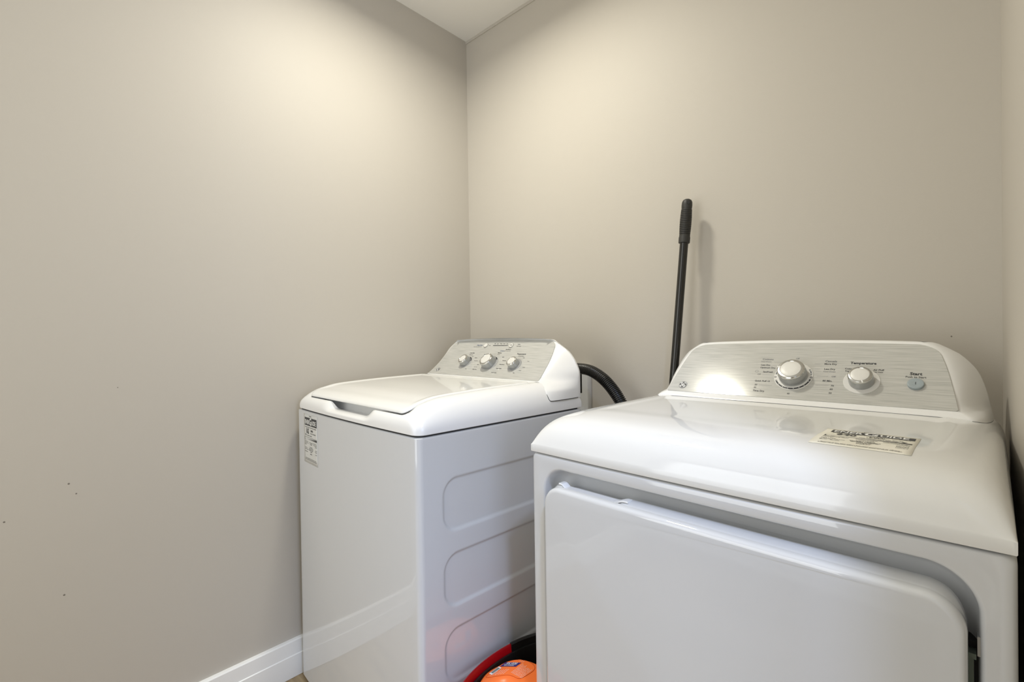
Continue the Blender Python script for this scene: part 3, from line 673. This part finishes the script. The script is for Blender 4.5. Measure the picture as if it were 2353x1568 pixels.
# ------------------------------------------------------------------ bucket and detergent between the machines
BX, BYc, BZ = -.7195, .785, .318
BK = empty('mop_bucket', 'red and black oval mop bucket on the floor between the two machines', 'bucket', (BX, BYc, 0))
A_, B_ = .0905, .182
def er(a, b, z, n=96): return ell(0, 0, a, b, n, z)
shell = loft([er(A_-.022, B_-.03, .002), er(A_-.018, B_-.025, .006), er(A_-.007, B_-.008, BZ-.06), er(A_-.006, B_-.007, BZ-.030), er(A_-.009, B_-.010, BZ-.030), er(A_-.016, B_-.02, .04), er(A_-.03, B_-.05, .012)])
mk('tub', *shell, red_m, BK, 40)
def partial(a0, a1, prof, n=70):
    """sweep an (offset, z) profile round the oval between two angles"""
    rings = []
    for i in range(n+1):
        a = R(a0+(a1-a0)*i/n)
        rings.append([((A_+d)*math.cos(a), (B_+d)*math.sin(a), z) for d, z in prof])
    return loft(rings, True, True)
redp = [(0, BZ-.020), (0, BZ-.003), (-.0015, BZ), (-.0045, BZ+.001), (-.0065, BZ-.003), (-.0075, BZ-.008), (-.0108, BZ-.020), (-.0108, BZ-.026), (-.0060, BZ-.026), (-.0050, BZ-.020)]
rr_ = mk('rim', *partial(161, 372, redp), red_m, BK, 40); rr_['label'] = 'wide red front rim of the bucket'
blp = [(-.0112, BZ-.118), (-.0112, BZ-.018), (-.0122, BZ-.015), (-.0165, BZ-.015), (-.0175, BZ-.018), (-.0192, BZ-.118)]
mk('liner', *partial(0, 360, blp, 110), black_p, BK, 40)
wr = [(0, BZ-.10), (.001, BZ-.002), (-.001, BZ+.002), (-.006, BZ+.003), (-.009, BZ), (-.012, BZ-.10)]
wr_ = mk('wringer', *join(partial(12, 161, wr), loft([er((A_-.0195), (B_-.022), .196, 60), er((A_-.0195), (B_-.022), .200, 60)]),
    loft([[(x, y, z) for x, y in ((-.030, .150), (.030, .150), (.030, .156), (-.030, .156))] for z in (.2, BZ-.03)])), black_p, BK, 40)
wr_['label'] = 'black wringer basket at the back of the bucket'

DJ = empty('detergent_bottle', 'orange detergent bottle with a printed back label lying in the red and black bucket', 'bottle', (-.715, .745, .276), 0)
# body: outline in its own plane (u across, v along), domed towards the camera
jo = [(-.060, -.041), (-.0715, -.010), (-.0735, .015), (-.066, .047), (-.054, .072), (-.043, .088), (-.030, .092), (-.013, .099), (.020, .103), (.046, .095), (.062, .070), (.068, .030), (.068, -.030), (.060, -.075), (.035, -.100), (.0, -.108), (-.030, -.098), (-.050, -.072)]
def smooth_outline(P, k=6):
    P = [Vector((a, b, 0)) for a, b in P]; n = len(P); out = []
    for i in range(n):
        a, b, c, d = P[i-1], P[i], P[(i+1) % n], P[(i+2) % n]
        for q in range(k):
            t = q/k; p = .5*((2*b)+(c-a)*t+(2*a-5*b+4*c-d)*t*t+(3*b-a-3*c+d)*t**3); out.append((p.x, p.y))
    return out
so = smooth_outline(jo)
def jz(u, v):   # height of the face over the bottle's plane
    return .030+.006*(1-(u/.07)**2)*(1-(v/.12)**2)-.018*math.exp(-(((u+.008)/.016)**2+((v+.012)/.020)**2))
def jr(s, z=None, e=0): return [(u*s, v*s, jz(u*s, v*s)+e if z is None else z) for u, v in so]
JV, JF = loft([jr(.80, -.0735), jr(.86, -.066), jr(.90, -.050), jr(.95, -.020), jr(1.0, -.002), jr(1.0, .010), jr(.985, .021), jr(.955, .028), jr(.92, None, -.001)]+[jr(s) for s in (.88, .8, .7, .6, .5, .4, .3, .2, .1, .03)])
tilt = Matrix.Rotation(R(2), 4, 'X')
jb = mk('bottle_body', [tuple(tilt @ Vector(v)) for v in JV], JF, orange_m, DJ, 60)
def jm(x, y, e=.0006): return tuple(tilt @ Vector((x, y, jz(x, y)+e)))
# pale printed label with its own outline
pale = mat('pale_orange_label', (.92, .30, .13), .35)
lo_ = smooth_outline([(-.0605, -.008), (-.055, -.010), (-.046, -.001), (-.034, .012), (-.022, .023), (-.009, .027), (.003, .029), (.009, .040), (.012, .070), (.004, .084), (-.016, .087), (-.034, .080), (-.048, .068), (-.058, .050), (-.0615, .030)], 4)
cu, cv = -.028, .045
LV, LF = loft([[jm(cu+(u-cu)*s, cv+(v-cv)*s) for u, v in lo_] for s in (1, .8, .6, .4, .2, .02)], False, True)
lb = mk('bottle_label', LV, LF, orange_m, DJ, 60, fix=False)
lb['label'] = 'pale orange back label with a barcode and a purple badge'
edge_ = [[jm(cu+(u-cu)*s, cv+(v-cv)*s, .0008) for u, v in lo_] for s in (1.0, .985)]
mk('label_border', *loft(edge_, False, False), mat('dark_orange_ink', (.45, .05, .01), .5), lb, fix=False)
fine = ['Directions: measure with cap', 'Pour into dispenser drawer', 'For large loads fill to line 3', 'Keep out of reach of children', 'Rinse cap after each use', 'Caution: may irritate eyes', 'If in eyes rinse with water', "Mode d'emploi : mesurer", 'Verser dans le distributeur', 'Garder hors de portée', 'Rincer le bouchon', 'Contient des enzymes']
tx = []
jt = lambda a, b: jm(-b, a, .0010)       # print runs along the bottle
for i in range(9): tx.append((fine[i], .032+.0002*i, .0215-.0036*i, .0034, 'LEFT', 1.0, 1.0))
for i in range(6): tx.append((fine[i+5][:14], -.003+.0042*i, .0545-.0040*i, .0034, 'LEFT', .9, 1.0))
for i in range(3): tx.append((fine[i+2][:5], .073+.001*i, .034-.0042*i, .0030, 'LEFT', .9, 1.0))
mk('fine_print', *text_mesh(tx, jt), mat('pale_print', (.98, .66, .50), .5), lb, fix=False)
bo, bx_, by_ = Vector((-.058, .032)), Vector((.031, .0215)), Vector((.0005, .0185))
def jb_(a, b, e=.0012):
    p = bo+bx_*a+by_*b; return jm(p.x, p.y, e)
mk('label_badge', *grid([i/6 for i in range(7)], [i/3 for i in range(4)], jb_), mat('purple_ink', (.035, .02, .16), .4), lb, fix=False)
jbt = lambda x, y: jb_(x/.031, y/.0185, .0016)
mk('badge_lettering', *text_mesh([('2X OXI', .0155, .0138, .0078, 'CENTER', 1.8, .8), ('DETERGENT', .0155, .0080, .0042, 'CENTER', 1), ('64 LOADS', .0155, .0036, .0042, 'CENTER', 1)], jbt), white_print, lb, fix=False)
mk('barcode', *grid([-.062, -.0575, -.053], [.001+.0075*i for i in range(5)], lambda x, y: jm(x+.0015*sst(0, .03, y), y, .0011)), white_print, lb, fix=False)
mk('barcode_bars', *rects([(-.0608, -.0542, .0050+.00125*i, .0050+.00125*i+(.0009 if i % 3 else .0005)) for i in range(18)], lambda x, y: jm(x+.0015*sst(0, .03, y), y, .0015), 1), mat('barcode_ink', (.10, .14, .14), .5), lb, fix=False)
mk('cap', *xf(lathe([(.022, 0), (.024, .004), (.024, .034), (.021, .040), (.002, .041)], 32), tilt @ Matrix.Translation((.02, -.112, 0)) @ Matrix.Rotation(R(90), 4, 'X')), red_m, DJ, 30)
